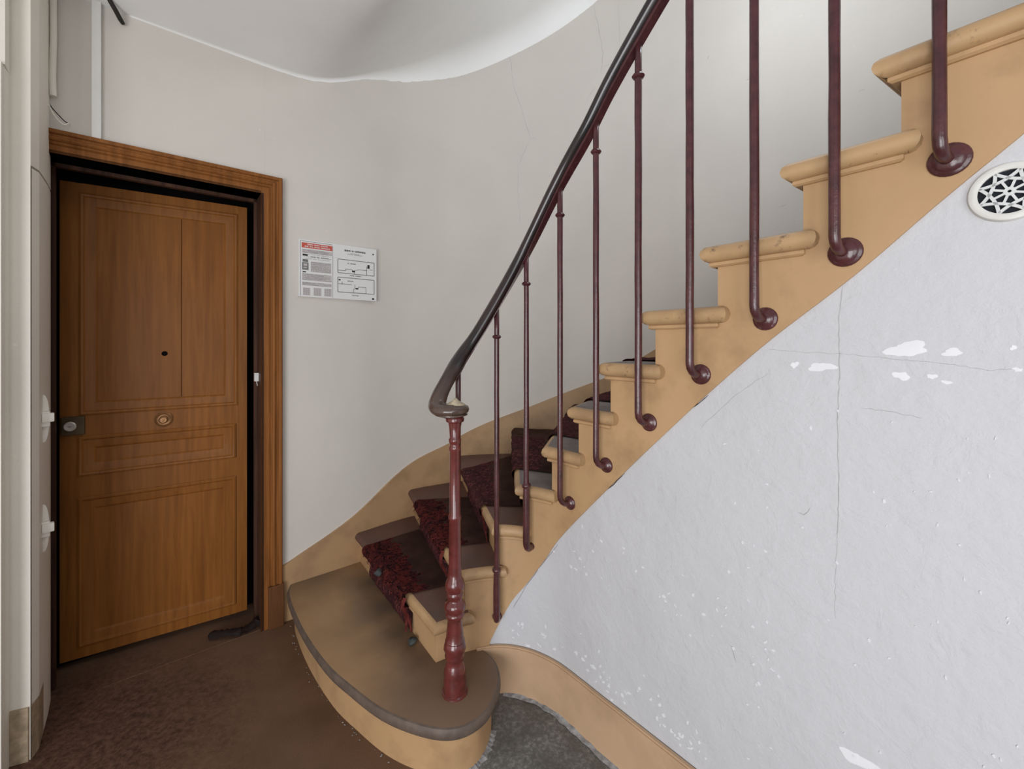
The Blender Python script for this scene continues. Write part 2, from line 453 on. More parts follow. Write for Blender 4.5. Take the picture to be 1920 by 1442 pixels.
# ------------------------------------------------------------------ SETTING: walls
def wall_sheet(bm, cv, sa, sb, n, zf0, zf1, d, th, mi=0):
    """curved wall between heights zf0(s) and zf1(s), front face at offset d, thickness th away from the well"""
    rows = []
    for i in range(n + 1):
        s = sa + (sb - sa) * i / n
        a = cv.at(s, d); b = cv.at(s, d - th)
        rows.append([bm.verts.new((a.x, a.y, zf0(s))), bm.verts.new((a.x, a.y, zf1(s))), bm.verts.new((b.x, b.y, zf1(s))), bm.verts.new((b.x, b.y, zf0(s)))])
    for a, b in zip(rows, rows[1:]):
        for k in range(4): bm.faces.new((a[k], b[k], b[(k + 1) % 4], a[(k + 1) % 4])).material_index = mi
    bm.faces.new(rows[0]).material_index = mi; bm.faces.new(rows[-1][::-1]).material_index = mi
# door wall + stairwell wall. casing face lies .025 in front of the wall
DR = Vector((-1.179, 2.194)); dD = Vector((DX, DY)); dN = Vector((-DY, DX))     # local door frame: u along wall, v into the wall
def uv(x, y):
    q = Vector((x, y)) - DR; return q.dot(dD), q.dot(dN)
def wallpt(px, py, v=.025):
    """point of a plane parallel to the door wall: (u, z)"""
    k = (px - CX) / F; o = DR + dN * v
    u = (k * o.y - o.x) / (dD.x - k * dD.y); q = o + dD * u
    return u, E - (py - HY) * q.y / F
OPR, OPL, OPT = -.096, -.84, 2.195
bm = bmesh.new()
sR = 0.70 - .02 - (-OPR) + .02
wall_sheet(bm, outer, .70 + OPR + .018, outer.L[-1], 150, lambda s: 0., lambda s: 5., 0., .12)
base = DR + dN * .025
def wb(u, v): q = DR + dD * u + dN * v; return (q.x, q.y)
prism(bm, [wb(OPL - .5, .025), wb(OPR + .018, .025), wb(OPR + .018, .145), wb(OPL - .5, .145)], OPT, 5.)
prism(bm, [wb(OPL - .5, .025), wb(OPL, .025), wb(OPL, .145), wb(OPL - .5, .145)], 0, OPT)
wb_o = link('wall_back', bm, 'plaster', kind='structure', smooth=30)
# left wall: return, groove beside the white service door, pilaster
bm = bmesh.new()
prism(bm, [(-1.86, 1.72), (-1.80, 1.655), (-1.768, 1.618), (-1.69, 1.525), (-1.668, 1.478), (-1.72, 1.50), (-2.3, 1.5), (-2.3, 1.9)], 2.06, 3.3)
prism(bm, [(-1.668, 1.478), (-1.716, 1.458), (-2.3, 1.40), (-2.3, 1.5), (-1.72, 1.50)], 0, 3.3)
prism(bm, [(-1.716, 1.458), (-1.662, 1.388), (-1.80, 1.25), (-2.3, 1.2), (-2.3, 1.40)], 0, 2.36)
prism(bm, [(-1.716, 1.458), (-1.668, 1.404), (-1.80, 1.25), (-2.3, 1.2), (-2.3, 1.40)], 2.36, 3.3)
prism(bm, [(-1.80, 1.25), (-2.1, -.6), (-2.4, -.6), (-2.3, 1.2)], 0, 3.3)
link('wall_left', bm, 'pillar', kind='structure')
# white service door edge with its two latch plates
d2 = empty('door_2', (-1.73, 1.56, 0)); d2['kind'] = 'structure'
bm = bmesh.new()
L2 = [(-1.86, 1.72), (-1.80, 1.655), (-1.768, 1.618), (-1.69, 1.525), (-1.6725, 1.486), (-1.72, 1.512), (-2.3, 1.52), (-2.3, 1.9)]
prism(bm, [(x + 1.73, y - 1.56) for x, y in L2], .004, 2.052)
link('door_leaf', bm, 'pillar', d2)
def latch(px, z):
    c = Vector((-1.735, 1.580)); nrm = Vector((.765, -.644)); t = Vector((-.644, -.765)) * -1
    bm = bmesh.new(); lathe(bm, [(.034, 0), (.034, .003), (.026, .007), (0, .008)], seg=20)
    for v in bm.verts: v.co.z += .0; v.co.y *= 2.6; v.co.x *= .45
    mat = Matrix(((t.x, 0, nrm.x), (t.y, 0, nrm.y), (0, 1, 0))).to_4x4()
    bmesh.ops.transform(bm, matrix=Matrix.Translation((c.x + 1.73 + nrm.x * .002, c.y - 1.56 + nrm.y * .002, z)) @ mat, verts=bm.verts)
    p = link('latch_plate', bm, 'pillar', d2, smooth=40)
    bm = bmesh.new(); box(bm, -.012, .016, -.028, .028, 0, .020, bev=.004); box(bm, -.006, .026, -.010, .022, .006, .028, bev=.003)
    bmesh.ops.transform(bm, matrix=Matrix.Translation((c.x + 1.73 + nrm.x * .008, c.y - 1.56 + nrm.y * .008, z)) @ mat, verts=bm.verts)
    link('latch_bolt', bm, 'pillar', p, smooth=40)
latch(90, 1.44 - (785 - HY) * 1.58 / F); latch(90, 1.44 - (990 - HY) * 1.58 / F)
# tan baseboards
bm = bmesh.new()
prism(bm, [(-1.668, 1.470), (-1.716, 1.450), (-1.712, 1.463), (-1.672, 1.482)], 0, .185)
prism(bm, [(-1.764, 1.612), (-1.685, 1.520), (-1.664, 1.4775), (-1.671, 1.484), (-1.692, 1.528), (-1.77, 1.62)], 0, .185)
link('baseboard_left', bm, 'base_left', kind='structure')
# under-stair wall on the well side
zb_pts = [inner.hit(x, y) for x, y in ((919, 1203), (957, 1131), (985, 1098), (1021, 1050), (1057, 1000), (1170, 886), (1260, 800), (1330, 735), (1440, 640), (1600, 517), (1760, 380), (1910, 257))]
sl = (zb_pts[-1][1] - zb_pts[-3][1]) / (zb_pts[-1][0] - zb_pts[-3][0])
zb_pts.append((zb_pts[-1][0] + 1., zb_pts[-1][1] + sl))
def lut(pts):
    def f(s):
        if s <= pts[0][0]: return pts[0][1]
        for (a, za), (b, zb) in zip(pts, pts[1:]):
            if s <= b: return za + (zb - za) * (s - a) / (b - a)
        return pts[-1][1]
    return f
_c = catmull([(a, b, 0) for a, b in zb_pts[:-1]], 5); zb = lut([(p.x, p.y) for p in _c] + [zb_pts[-1]])
bm = bmesh.new()
wall_sheet(bm, inner, inner.ray(893), END, 140, lambda s: 0., lambda s: max(.2, zb(s) + .012), -.008, .08)
wr = link('wall_right', bm, 'spandrel', kind='structure', smooth=30)
bm = bmesh.new()
wall_sheet(bm, inner, inner.ray(893), END, 120, lambda s: 0., lambda s: .188, .010, .014)
wall_sheet(bm, inner, inner.ray(893), END, 120, lambda s: .188, lambda s: .194, .006, .010)
link('baseboard_right', bm, 'base', kind='structure', smooth=30)
# skirting board climbing the outer wall
sk_pts = [outer.hit(x, y) for x, y in ((527, 1062), (560, 1040), (658, 971), (736, 896), (780, 862), (838, 833), (867, 815), (915, 792), (987, 765), (1050, 740), (1117, 715), (1144, 704), (1227, 657))]
sk_pts.append((sk_pts[-1][0] + 1.6, sk_pts[-1][1] + .80))
_c = catmull([(a, b, 0) for a, b in sk_pts[:-1]], 5); sk = lut([(p.x, p.y) for p in _c] + [sk_pts[-1]])
bm = bmesh.new()
wall_sheet(bm, outer, outer.ray(520), sk_pts[-1][0] - .2, 120, lambda s: 0., lambda s: sk(s), .014, .016)
link('baseboard_back', bm, 'skirt', kind='structure', smooth=30)
# landing ceiling running into the sloping underside of the next flight
def zs(n):
    wv = .22; x = (n - 1.35) / wv
    return 2.86 + .195 * wv * (math.log(1 + math.exp(x)) if x < 30 else x)
rows = []
for k in range(-24, 52):
    n = k / 4
    if n >= 2:
        i0 = min(int(n), 14); fr = n - i0
        sI = SN[i0] * (1 - fr) + SN[min(i0 + 1, 15)] * fr; sO = ON[i0] * (1 - fr) + ON[min(i0 + 1, 15)] * fr
        a, b = inner.at(sI), outer.at(sO, -.05)
    else:
        q = (2 - n)
        sO = max(ON[2] - q * .34, .05)
        a = inner.at(SN[2]) + Vector((-.05 * q, -.10 * q)) + Vector((0, -.08 * max(q - 4, 0)))
        b = outer.at(sO, -.05)
        if sO <= .051: b = Vector((-2.1 - .1 * (q - 4), 1.75 - .45 * (q - 3.5)))
    rows.append((a, b, zs(n)))
bm = bmesh.new(); last = None
for a, b, z in rows:
    r = []
    dd = (b - a).normalized(); bw = b - dd * .05; nn_ = (z - 2.86) / .195
    rad = .02 + .12 * min(1, max(0, (nn_ - .6) / 2.))
    pp = [(a, 0.), (a.lerp(bw, .4), 0.)]
    for j in range(6):
        th = R(90) * j / 5; pp.append((bw - dd * rad * (1 - math.sin(th)), rad * (1 - math.cos(th))))
    pp.append((b, rad))
    for p, dz in pp: r.append(bm.verts.new((p.x, p.y, z - dz)))
    for p, dz in pp: r.append(bm.verts.new((p.x, p.y, z + .18)))
    if last:
        for j in range(8):
            bm.faces.new((last[j], r[j], r[j + 1], last[j + 1])); bm.faces.new((last[j + 9], last[j + 10], r[j + 10], r[j + 9]))
        bm.faces.new((last[0], last[9], r[9], r[0])); bm.faces.new((last[8], r[8], r[17], last[17]))
    last = r
link('ceiling', bm, 'ceiling', kind='structure', smooth=60)

# ------------------------------------------------------------------ cracks, peeled patches
def on_wall(cv, px, py, d): s, z = cv.hit(px, py, d); return s, z
def crack(cv, pts, wd, d, parent, mat='crack', seed=0, jit=2.2):
    rnd = random.Random(seed); P = []
    for (a, b), (c, e) in zip(pts, pts[1:]):
        n = max(2, int(math.hypot(c - a, e - b) / 9))
        for k in range(n): P.append((a + (c - a) * k / n + rnd.uniform(-jit, jit) * .6, b + (e - b) * k / n + rnd.uniform(-jit, jit) * .6))
    P.append(pts[-1])
    bm = bmesh.new(); L = []
    for i, (x, y) in enumerate(P):
        s, z = on_wall(cv, x, y, d); L.append((s, z))
    va = []; vb = []
    for i, (s, z) in enumerate(L):
        s2, z2 = L[min(i + 1, len(L) - 1)]; s1, z1 = L[max(i - 1, 0)]
        t = Vector((s2 - s1, z2 - z1)); t = t.normalized() if t.length > 1e-6 else Vector((0, 1)); q = Vector((t.y, -t.x)) * wd * rnd.uniform(.4, 1.1) * (.35 if i in (0, len(L) - 1) else 1)
        for sg, arr in ((1, va), (-1, vb)):
            p = cv.at(s + q.x * sg, d); arr.append(bm.verts.new((p.x, p.y, z + q.y * sg)))
    for i in range(len(va) - 1): bm.faces.new((va[i], va[i + 1], vb[i + 1], vb[i]))
    return link('plaster_crack', bm, mat, parent)
dS, dO = -.0074, .0006
for i, (pts, wd) in enumerate([
    ([(1580, 535), (1572, 600), (1574, 700), (1570, 800), (1572, 900), (1570, 1010)], .0009),
    ([(1570, 1010), (1566, 1080), (1566, 1160)], .0004),
    ([(1440, 655), (1500, 660), (1600, 665), (1700, 675), (1790, 684), (1850, 695), (1915, 690)], .0005),
    ([(1615, 765), (1670, 772), (1728, 784)], .0005),
    ([(1498, 962), (1508, 966), (1519, 952)], .0012),
    ([(1370, 1210), (1380, 1243)], .0010),
    ([(1315, 800), (1380, 740), (1440, 700)], .0005)]):
    crack(inner, pts, wd, dS, wr, seed=i)
for i, (pts, wd) in enumerate([
    ([(1112, 8), (1124, 60), (1130, 100), (1127, 140)], .0012),
    ([(1131, 125), (1145, 120)], .0010), ([(1098, 192), (1117, 163)], .0010),
    ([(948, 88), (960, 122), (962, 160), (976, 200), (994, 258)], .0010),
    ([(994, 258), (984, 285), (971, 310), (972, 380), (976, 420)], .0007),
    ([(994, 258), (1008, 261)], .0010),
    ([(1160, 2), (1161, 80)], .0006),
    ([(1325, 112), (1329, 104)], .0022), ([(1400, 152), (1404, 148)], .0018), ([(1610, 172), (1622, 166)], .0012), ([(1462, 388), (1476, 383)], .0014)]):
    crack(outer, pts, wd, dO, wb_o, seed=i + 20)
for i, pts in enumerate([[(1172, 887), (1150, 908), (1128, 926), (1112, 942)], [(1328, 741), (1312, 755), (1300, 764)], [(1045, 1022), (1010, 1066), (985, 1102), (962, 1140)]]):
    o = crack(inner, pts, .0016 if i < 2 else .0008, -.0068, wr, 'gap', 60 + i, 1.4)
def patch(bm, cv, px, py, rx, ry, d, seed, n=14, rot=0., th=.0008):
    rnd = random.Random(seed); s0, z0 = cv.hit(px, py, d); q = cv.at(s0, d)
    sc = q.y / F
    s1 = cv.hit(px + 5, py, d)[0]; ks = (s1 - s0) / 5
    c = cv.at(s0, d + th); cvt = bm.verts.new((c.x, c.y, z0)); ring = []; low = []
    ph = [rnd.uniform(0, 6.3) for _ in range(4)]
    for k in range(n):
        a = 2 * math.pi * k / n; m = .85 + .18 * math.sin(2 * a + ph[0]) + .13 * math.sin(3 * a + ph[1]) + .08 * math.sin(5 * a + ph[2]) + rnd.uniform(-.07, .07)
        x = rx * math.cos(a) * m; y = ry * math.sin(a) * m
        x, y = x * math.cos(rot) - y * math.sin(rot), x * math.sin(rot) + y * math.cos(rot)
        s = s0 + x * ks; z = z0 - y * sc
        p = cv.at(s, d + th * .8); ring.append(bm.verts.new((p.x, p.y, z)))
        p = cv.at(s, d - .001); low.append(bm.verts.new((p.x, p.y, z)))
    for k in range(n):
        k2 = (k + 1) % n; bm.faces.new((cvt, ring[k], ring[k2])); bm.faces.new((ring[k], low[k], low[k2], ring[k2]))
for i, (x, y, rx, ry) in enumerate([(1700, 655, 42, 17), (1540, 688, 27, 10), (1785, 661, 24, 8), (1690, 705, 18, 9), (1490, 684, 8, 7), (1748, 706, 10, 6), (1908, 693, 12, 4), (1610, 1425, 38, 15), (1900, 652, 8, 5), (1775, 717, 12, 4)]):
    bm = bmesh.new(); patch(bm, inner, x, y, rx, ry, -.008, 40 + i, 22)
    link('peeled_patch', bm, 'flake', wr)
bm = bmesh.new(); rnd = random.Random(11)
for i in range(170):
    if i < 70:                                  # thick along the baseboard
        k = rnd.random(); x = 960 + k * 360 + rnd.gauss(0, 10); y = 1200 + (k ** 1.35) * 235 - abs(rnd.gauss(0, 24)) - 4
    elif i < 115:
        x = rnd.uniform(1000, 1450); y = 1000 + (x - 1000) * .45 + rnd.uniform(-60, 60)
    else:
        x = rnd.uniform(1330, 1915); y = rnd.uniform(760, 1440)
    if y > 1440: continue
    try: patch(bm, inner, x, y, rnd.uniform(1.5, 5), rnd.uniform(1.2, 4), -.008, i, 7, rnd.uniform(0, 3), rnd.uniform(.001, .0022))
    except ValueError: pass
link('paint_chips', bm, 'chip', wr, kind='stuff')

# ------------------------------------------------------------------ STAIRCASE
stair = empty('staircase', (-.5, 2.1, 0))
tag(stair, 'ochre painted winding staircase with rounded nosings curving up to the right', 'staircase')
SO = Vector((.5, -2.1, 0))
def sp(name, bm, mats, parent=None, **k):
    if parent is None:
        bmesh.ops.translate(bm, vec=SO, verts=bm.verts); return link(name, bm, mats, stair, **k)
    bmesh.ops.translate(bm, vec=SO, verts=bm.verts); return link(name, bm, mats, parent, **k)
cen1 = Vector((-.5, 1.95))
bm = bmesh.new()
slab(bm, STEP1, [(-.10, 1.83), (-.80, 2.56), (-1.19, 2.245)], Z(1), .042, cen1, 0, 1, .55)
t1 = sp('tread', bm, ['tread1', 'dark_edge'], smooth=35)
t1['label'] = 'broad rounded bottom tread'
bm = bmesh.new()
p0 = offset_path(STEP1, -.035, cen1); p1 = offset_path(STEP1, -.055, cen1)
n = len(p0); A = [bm.verts.new((p.x, p.y, 0)) for p in p0]; B = [bm.verts.new((p.x, p.y, .146)) for p in p0]
C_ = [bm.verts.new((p.x, p.y, .146)) for p in p1]; D_ = [bm.verts.new((p.x, p.y, 0)) for p in p1]
for i in range(n - 1):
    for a, b in ((A, B), (B, C_), (C_, D_), (D_, A)): bm.faces.new((a[i], a[i + 1], b[i + 1], b[i]))
for i in (0, n - 1): bm.faces.new((A[i], B[i], C_[i], D_[i]))
sp('riser', bm, 'tan', smooth=40)
for n in range(2, 15):
    a, b, d, f = line(n); a2, b2, d2_, f2 = line(n + 1)
    OV, SD = (.028, .042) if n == 2 else (.040, .030)
    # corner of the nosing: where the side overhang meets the front overhang
    best = None
    for i in range(240):
        s = SN[n] - .16 + .22 * i / 240
        if s < 0.01: continue
        q = inner.at(s, SD) - a; e = abs(q.dot(f) - OV)
        if best is None or e < best[0]: best = (e, s)
    sc = best[1]; se = SN[n + 1] + .034
    path = [b + f * (.040 if n > 2 else .03), a + d * .24 + f * OV, inner.at(sc, SD)]
    m = max(3, int((se - sc) / .02))
    path += [inner.at(sc + (se - sc) * k / m, SD) for k in range(1, m + 1)]
    path += [inner.at(se, .002)]
    close = [tuple(inner.at(se, -.012)), tuple(inner.at(SN[n + 1] + .012, -.014)), tuple(b2 - f2 * .012)]
    cen = (a + b + a2 + b2) / 4
    top = 0
    mats = ['burg_tread' if n <= 4 else 'grey_tread', 'nosing']
    bm = bmesh.new(); slab(bm, path, close, Z(n), .046, cen, 0, 1, 1.)
    bm.faces.ensure_lookup_table(); nv = len(path) + len(close)
    for fi, fc in enumerate(bm.faces):
        if fi < 6 * nv and fi % nv == 0: fc.material_index = 0      # worn brown front edge
    t = sp('tread', bm, mats, smooth=35)
    bm = bmesh.new()
    cpath = [b + f * .022, ] 
    best = None
    for i in range(240):
        s = SN[n] - .16 + .22 * i / 240
        if s < 0.01: continue
        q = inner.at(s, .013) - a; e = abs(q.dot(f) - .020)
        if best is None or e < best[0]: best = (e, s)
    s3 = best[1]; se3 = SN[n + 1] + .006
    cpath = [b + f * .020, inner.at(s3, .013)] + [inner.at(s3 + (se3 - s3) * k / m, .013) for k in range(1, m + 1)] + [inner.at(se3, .001)]
    slab(bm, cpath, [tuple(inner.at(se3, -.01)), tuple(inner.at(SN[n] + .05, -.03)), tuple(b + -f * .02)], Z(n) - .044, .016, cen, 0, 0, .8, 3)
    sp('cove_moulding', bm, 'tan', t, smooth=35)
    bm = bmesh.new()
    q0 = a + d * .008; zl, zh = Z(n - 1) - .01, Z(n) - .04
    pr = [tuple(q0), tuple(b), tuple(b - f * .02), tuple(q0 - f * .02)]
    prism(bm, pr, zl, zh)
    sp('riser', bm, 'tan')
# the carved outer string
bm = bmesh.new()
def sbot(s): return max(Z(1) - .004, zb(s)) if s > inner.ray(919) else Z(1) - .004
for n in range(2, 15):
    sa, sb_ = SN[n], SN[n + 1]
    m = max(4, int((sb_ - sa) / .012))
    wall_sheet(bm, inner, sa, sb_, m, sbot, lambda s, n=n: Z(n) - .035, 0., .045)
bmesh.ops.remove_doubles(bm, verts=bm.verts, dist=.0001)
sp('string_board', bm, 'tan', smooth=30)

# ------------------------------------------------------------------ STAIR RUNNER
run = empty('stair_runner', (-.45, 2.15, 0))
tag(run, 'frayed burgundy stair carpet with torn red nosings on the winding steps', 'carpet')
RO = Vector((.45, -2.15, 0))
LO = {2: (.215, .77), 3: (.20, .83), 4: (.20, .80), 5: (.20, .84), 6: (.20, .86), 7: (.20, .86), 8: (.20, .84), 9: (.2, .82), 10: (.2, .8)}
for n in range(5, 11): LO[n] = (.20, (outer.at(ON[n]) - inner.at(SN[n])).length - .03)
def rpt(n, wv, fwd):
    a, b, d, f = line(n); lo, hi = LO[n]
    return a + d * (lo + (hi - lo) * wv) + f * fwd
for n in range(2, 10):
    bm = bmesh.new(); NW = 44; prof = []
    z0, z1 = Z(n - 1), Z(n)
    for k in range(9): prof.append(('r', .006 + .004 * math.sin(k), z0 + .004 + (z1 - .058 - z0) * k / 8, 0))
    for k in range(9):
        a = -math.pi / 2 + math.pi * k / 8
        prof.append(('n', .040 - .023 + .023 * math.cos(a) + .007 * max(0, math.cos(a)) + .001, z1 - .023 + .029 * math.sin(a), 1))
    rows = []
    for k, (tp, fw, z, mi) in enumerate(prof):
        row = []
        for j in range(NW + 1):
            wv = j / NW; p = rpt(n, wv, fw)
            nz = noise.noise(Vector((p.x * 22, p.y * 22, z * 22)))
            edge = (noise.noise(Vector((z * 30, n * 3, 5))) * .012 if j in (0, NW) else 0)
            a, b, d, f = line(n)
            amp = .006 if mi else .004
            p = p + f * (nz * amp + .003) + d * edge
            row.append(bm.verts.new((p.x, p.y, z + (nz * .003 + .002 if mi else 0))))
        rows.append((row, mi))
    MT = 14
    for k in range(1, MT + 1):
        row = []
        for j in range(NW + 1):
            wv = j / NW
            p = rpt(n, wv, .014).lerp(rpt(n + 1, wv, .004), k / MT)
            nz = noise.noise(Vector((p.x * 25, p.y * 25, n)))
            row.append(bm.verts.new((p.x, p.y, z1 + .006 + nz * .0025)))
        rows.append((row, 10 + k))
    nr = len(rows)
    for (ra, ma), (rb, mb) in zip(rows, rows[1:]):
        for j in range(NW):
            mi = mb
            if mi >= 10:
                kk = mi - 10 + 3.2 * noise.noise(Vector((j * .35, n * 7, mi * .4)))
                mi = 1 if kk < 6.2 else 2
                if n >= 5: mi = 0 if kk < 8 else 2
            if n > 3 and mi == 1: mi = 0
            if n >= 5 and j > NW * .72: mi = 2
            bm.faces.new((ra[j], ra[j + 1], rb[j + 1], rb[j])).material_index = mi
    bmesh.ops.solidify(bm, geom=list(bm.faces), thickness=-.004)
    bmesh.ops.translate(bm, vec=RO, verts=bm.verts)
    o = link('runner_section', bm, ['runner', 'worn', 'runner_back'], run, smooth='all')
    if n in (2, 3):
        bm = bmesh.new(); rnd = random.Random(n)
        for i in range(200 if n == 2 else 150):
            wv = rnd.uniform(.02, .98) if rnd.random() < .5 else rnd.betavariate(1.4, 3.0)
            ph = rnd.uniform(-.9, 1.5)
            fw = .017 + .030 * math.cos(ph); z = z1 - .023 + .031 * math.sin(ph)
            if ph > 1.3: fw -= rnd.uniform(0, .07)
            p = rpt(n, wv, fw); a, b, d, f = line(n)
            P = Vector((p.x, p.y, z)); d3 = Vector((d.x, d.y, 0)); f3 = Vector((f.x, f.y, 0))
            out = (f3 * math.cos(ph) + Vector((0, 0, math.sin(ph)))).normalized()
            L = rnd.uniform(.006, .022); side = d3 * rnd.uniform(-1, 1) + f3 * rnd.uniform(0, .8) + Vector((0, 0, rnd.uniform(-1, .2)))
            pts = [P, P + out * L * .4 + side * L * .4, P + out * L * .35 + side * L * .9 + Vector((0, 0, -.003))]
            tube(bm, pts, [.0014, .0012, .0005], 4, mi=0 if rnd.random() < .62 else 1)
        bmesh.ops.translate(bm, vec=RO, verts=bm.verts)
        link('torn_threads', bm, ['thread', 'thread_dark'], run, kind='stuff')
# torn strips hanging at the inner edge and grey fluff at the foot
def strip(pts, wd, mat, name):
    bm = bmesh.new(); P = catmull([Vector(p) for p in pts], 5)
    tube(bm, P, [wd * (1 - .5 * i / len(P)) for i in range(len(P))], prof=[(-1, -.25), (1, -.25), (1, .25), (-1, .25)], up=(.3, -.6, .7))
    bmesh.ops.translate(bm, vec=RO, verts=bm.verts); return link(name, bm, mat, run, smooth=True)
a, b, d, f = line(2)
e = a + d * .20
strip([(e.x + f.x * .045, e.y + f.y * .045, Z(2) + .004), (e.x + f.x * .056, e.y + f.y * .056, Z(2) - .03), (e.x + f.x * .03 - .003, e.y + f.y * .03, Z(2) - .08), (e.x + f.x * .015, e.y + f.y * .015, Z(1) + .02)], .008, 'thread', 'torn_strip')
e = a + d * .225
strip([(e.x + f.x * .05, e.y + f.y * .05, Z(2) - .02), (e.x + f.x * .03, e.y + f.y * .03, Z(2) - .09), (e.x + f.x * .03, e.y + f.y * .03, Z(1) + .01)], .007, 'thread', 'torn_strip')
a, b, d, f = line(3)
e = a + d * .185
strip([(e.x + f.x * .045, e.y + f.y * .045, Z(3) + .0), (e.x + f.x * .052, e.y + f.y * .052, Z(3) - .05), (e.x + f.x * .02, e.y + f.y * .02, Z(3) - .12)], .008, 'thread', 'torn_strip')
a, b, d, f = line(4)
e = a + d * .19
strip([(e.x + f.x * .04, e.y + f.y * .04, Z(4) - .01), (e.x + f.x * .03, e.y + f.y * .03, Z(4) - .07), (e.x + f.x * .015, e.y + f.y * .015, Z(3) + .01)], .005, 'thread', 'torn_strip')
def fluff(p, r, mat, seed, name):
    bm = bmesh.new(); bmesh.ops.create_icosphere(bm, subdivisions=3, radius=r)
    for v in bm.verts:
        k = 1 + .5 * noise.noise(v.co * (55) + Vector((seed, 0, 0))); v.co *= k; v.co.z *= .7
    bmesh.ops.translate(bm, vec=Vector(p) + RO, verts=bm.verts); return link(name, bm, mat, run, smooth='all')
a, b, d, f = line(2); e = a + d * .155
fluff((e.x + f.x * .03, e.y + f.y * .03, Z(1) + .012), .018, 'rag', 1, 'lint_clump')
e = a + d * .50
fluff((e.x + f.x * .055, e.y + f.y * .055, Z(2) - .012), .020, 'rag', 2, 'lint_clump')

# ------------------------------------------------------------------ RAILING
rail = empty('stair_railing', (-.206, 1.54, Z(1)))
tag(rail, 'stair railing with dark handrail and oxblood iron balusters fixed to the ochre string', 'railing')
LO_ = Vector((.206, -1.54, -Z(1)))
def rp_(name, bm, mats, parent=None, **k):
    bmesh.ops.translate(bm, vec=LO_, verts=bm.verts); return link(name, bm, mats, parent or rail, **k)
NX, NY = -.206, 1.54
zy = lambda y: E - (y - HY) * 1.54 / F
nprof = [(1308, .0), (1308, .038), (1300, .0405), (1268, .0405), (1262, .038), (1258, .0405), (1252, .038), (1243, .033), (1238, .029), (1234, .030), (1229, .036), (1226, .0365), (1222, .034), (1214, .0405), (1206, .038), (1201, .0335), (1199, .0355), (1196, .0325), (1180, .0295), (1162, .0265), (1158, .0265), (1154, .033), (1149, .0345), (1146, .030), (1141, .0375), (1134, .039), (1128, .035), (1124, .026), (1120, .025), (1116, .030), (1112, .0305), (1108, .027), (1102, .0345), (1094, .0355), (1087, .031), (1082, .025), (1072, .0235), (1050, .0225), (975, .0205), (972, .0232), (967, .0232), (964, .0200), (900, .0190), (846, .0182), (842, .0215), (838, .0215), (835, .0185), (831, .0185), (828, .0220), (823, .0222), (820, .0185), (800, .0215), (792, .0245), (790, .0320), (784, .0340), (781, .0300), (779, .0240), (770, .0240), (770, 0)]
bm = bmesh.new(); lathe(bm, [(r, zy(y) if i > 1 else Z(1)) for i, (y, r) in enumerate(nprof)], (NX, NY, 0), seg=36)
nw = rp_('newel_post', bm, 'newel', smooth=50); nw['label'] = 'turned red iron newel post'
bm = bmesh.new(); patchv = []
lathe(bm, [(.047, 0), (.046, .004), (.041, .006), (.041, .0)], (NX, NY, Z(1) + .0005), seg=24, cap=False)
for v in bm.verts: v.co.x += .002 * noise.noise(v.co * 60)
rp_('base_collar', bm, 'newel', nw, smooth=40)
# handrail centre line
hp = [(1233, 0, .352), (1151, 146, 0), (1104, 240, 0), (1049, 340, 0), (980, 479, 0), (904, 612, 0), (868, 664, 0)]
OFF = .045; HC = []
for px, py, _ in hp:
    s, z = inner.hit(px, py, OFF); q = inner.at(s, OFF); HC.append((q.x, q.y, z, s))
top_s, top_z = HC[0][3], HC[0][2]
ext = []
for k in (1.25, 1.0, .75, .5, .25):
    q = inner.at(top_s + k, OFF); ext.append((q.x, q.y, top_z + k * .93))
ctrl = ext + [h[:3] for h in HC] + [(-.232, 1.625, 1.325), (-.262, 1.585, 1.262), (-.272, 1.552, 1.222), (-.262, 1.520, 1.206), (-.236, 1.502, 1.203), (-.206, 1.500, 1.203)]
PATH = catmull(ctrl, 8)
pf = []
for k in range(20):
    a = 2 * math.pi * k / 20; c_, s_ = math.cos(a), math.sin(a)
    pf.append((c_ * 1.0, s_ * (.80 if s_ > 0 else .68)))
rr = [.0325] * len(PATH)
for i in range(len(PATH)):
    e_ = len(PATH) - 1 - i
    rr[i] = .032 - (.004 * max(0, 1 - e_ / 26)) 
bm = bmesh.new(); tube(bm, PATH, rr, prof=pf, up=(0, 0, 1))
nseg = len(pf)
hr = rp_('handrail', bm, ['rail', 'railend'], smooth=60); hr['label'] = 'polished dark wooden handrail'
nf = (len(PATH) - 1) * nseg
# volute disc and pale worn button on top of the newel
bm = bmesh.new(); lathe(bm, [(0, .0), (.030, .0), (.036, .004), (.050, .006), (.058, .009), (.058, .013), (.052, .016), (.061, .020), (.064, .030), (.060, .040), (.048, .045), (.030, .046), (0, .046)], (NX - .012, NY - .004, 1.176), seg=36)
vo = rp_('volute', bm, 'railend', hr, smooth=50); vo['label'] = 'worn brown scroll end over the newel'
bm = bmesh.new(); lathe(bm, [(0, 0), (.034, 0), (.033, .005), (.022, .012), (.012, .018), (.006, .026), (0, .028)], (NX + .002, NY - .004, 1.2185), seg=20)
for v in bm.verts:
    v.co.x += .005 * noise.noise(v.co * 45); v.co.y += .005 * noise.noise(v.co * 45 + Vector((9, 0, 0)))
cp = rp_('cap_button', bm, 'cap', hr, smooth=40); cp['label'] = 'pale bare cap on the scroll'
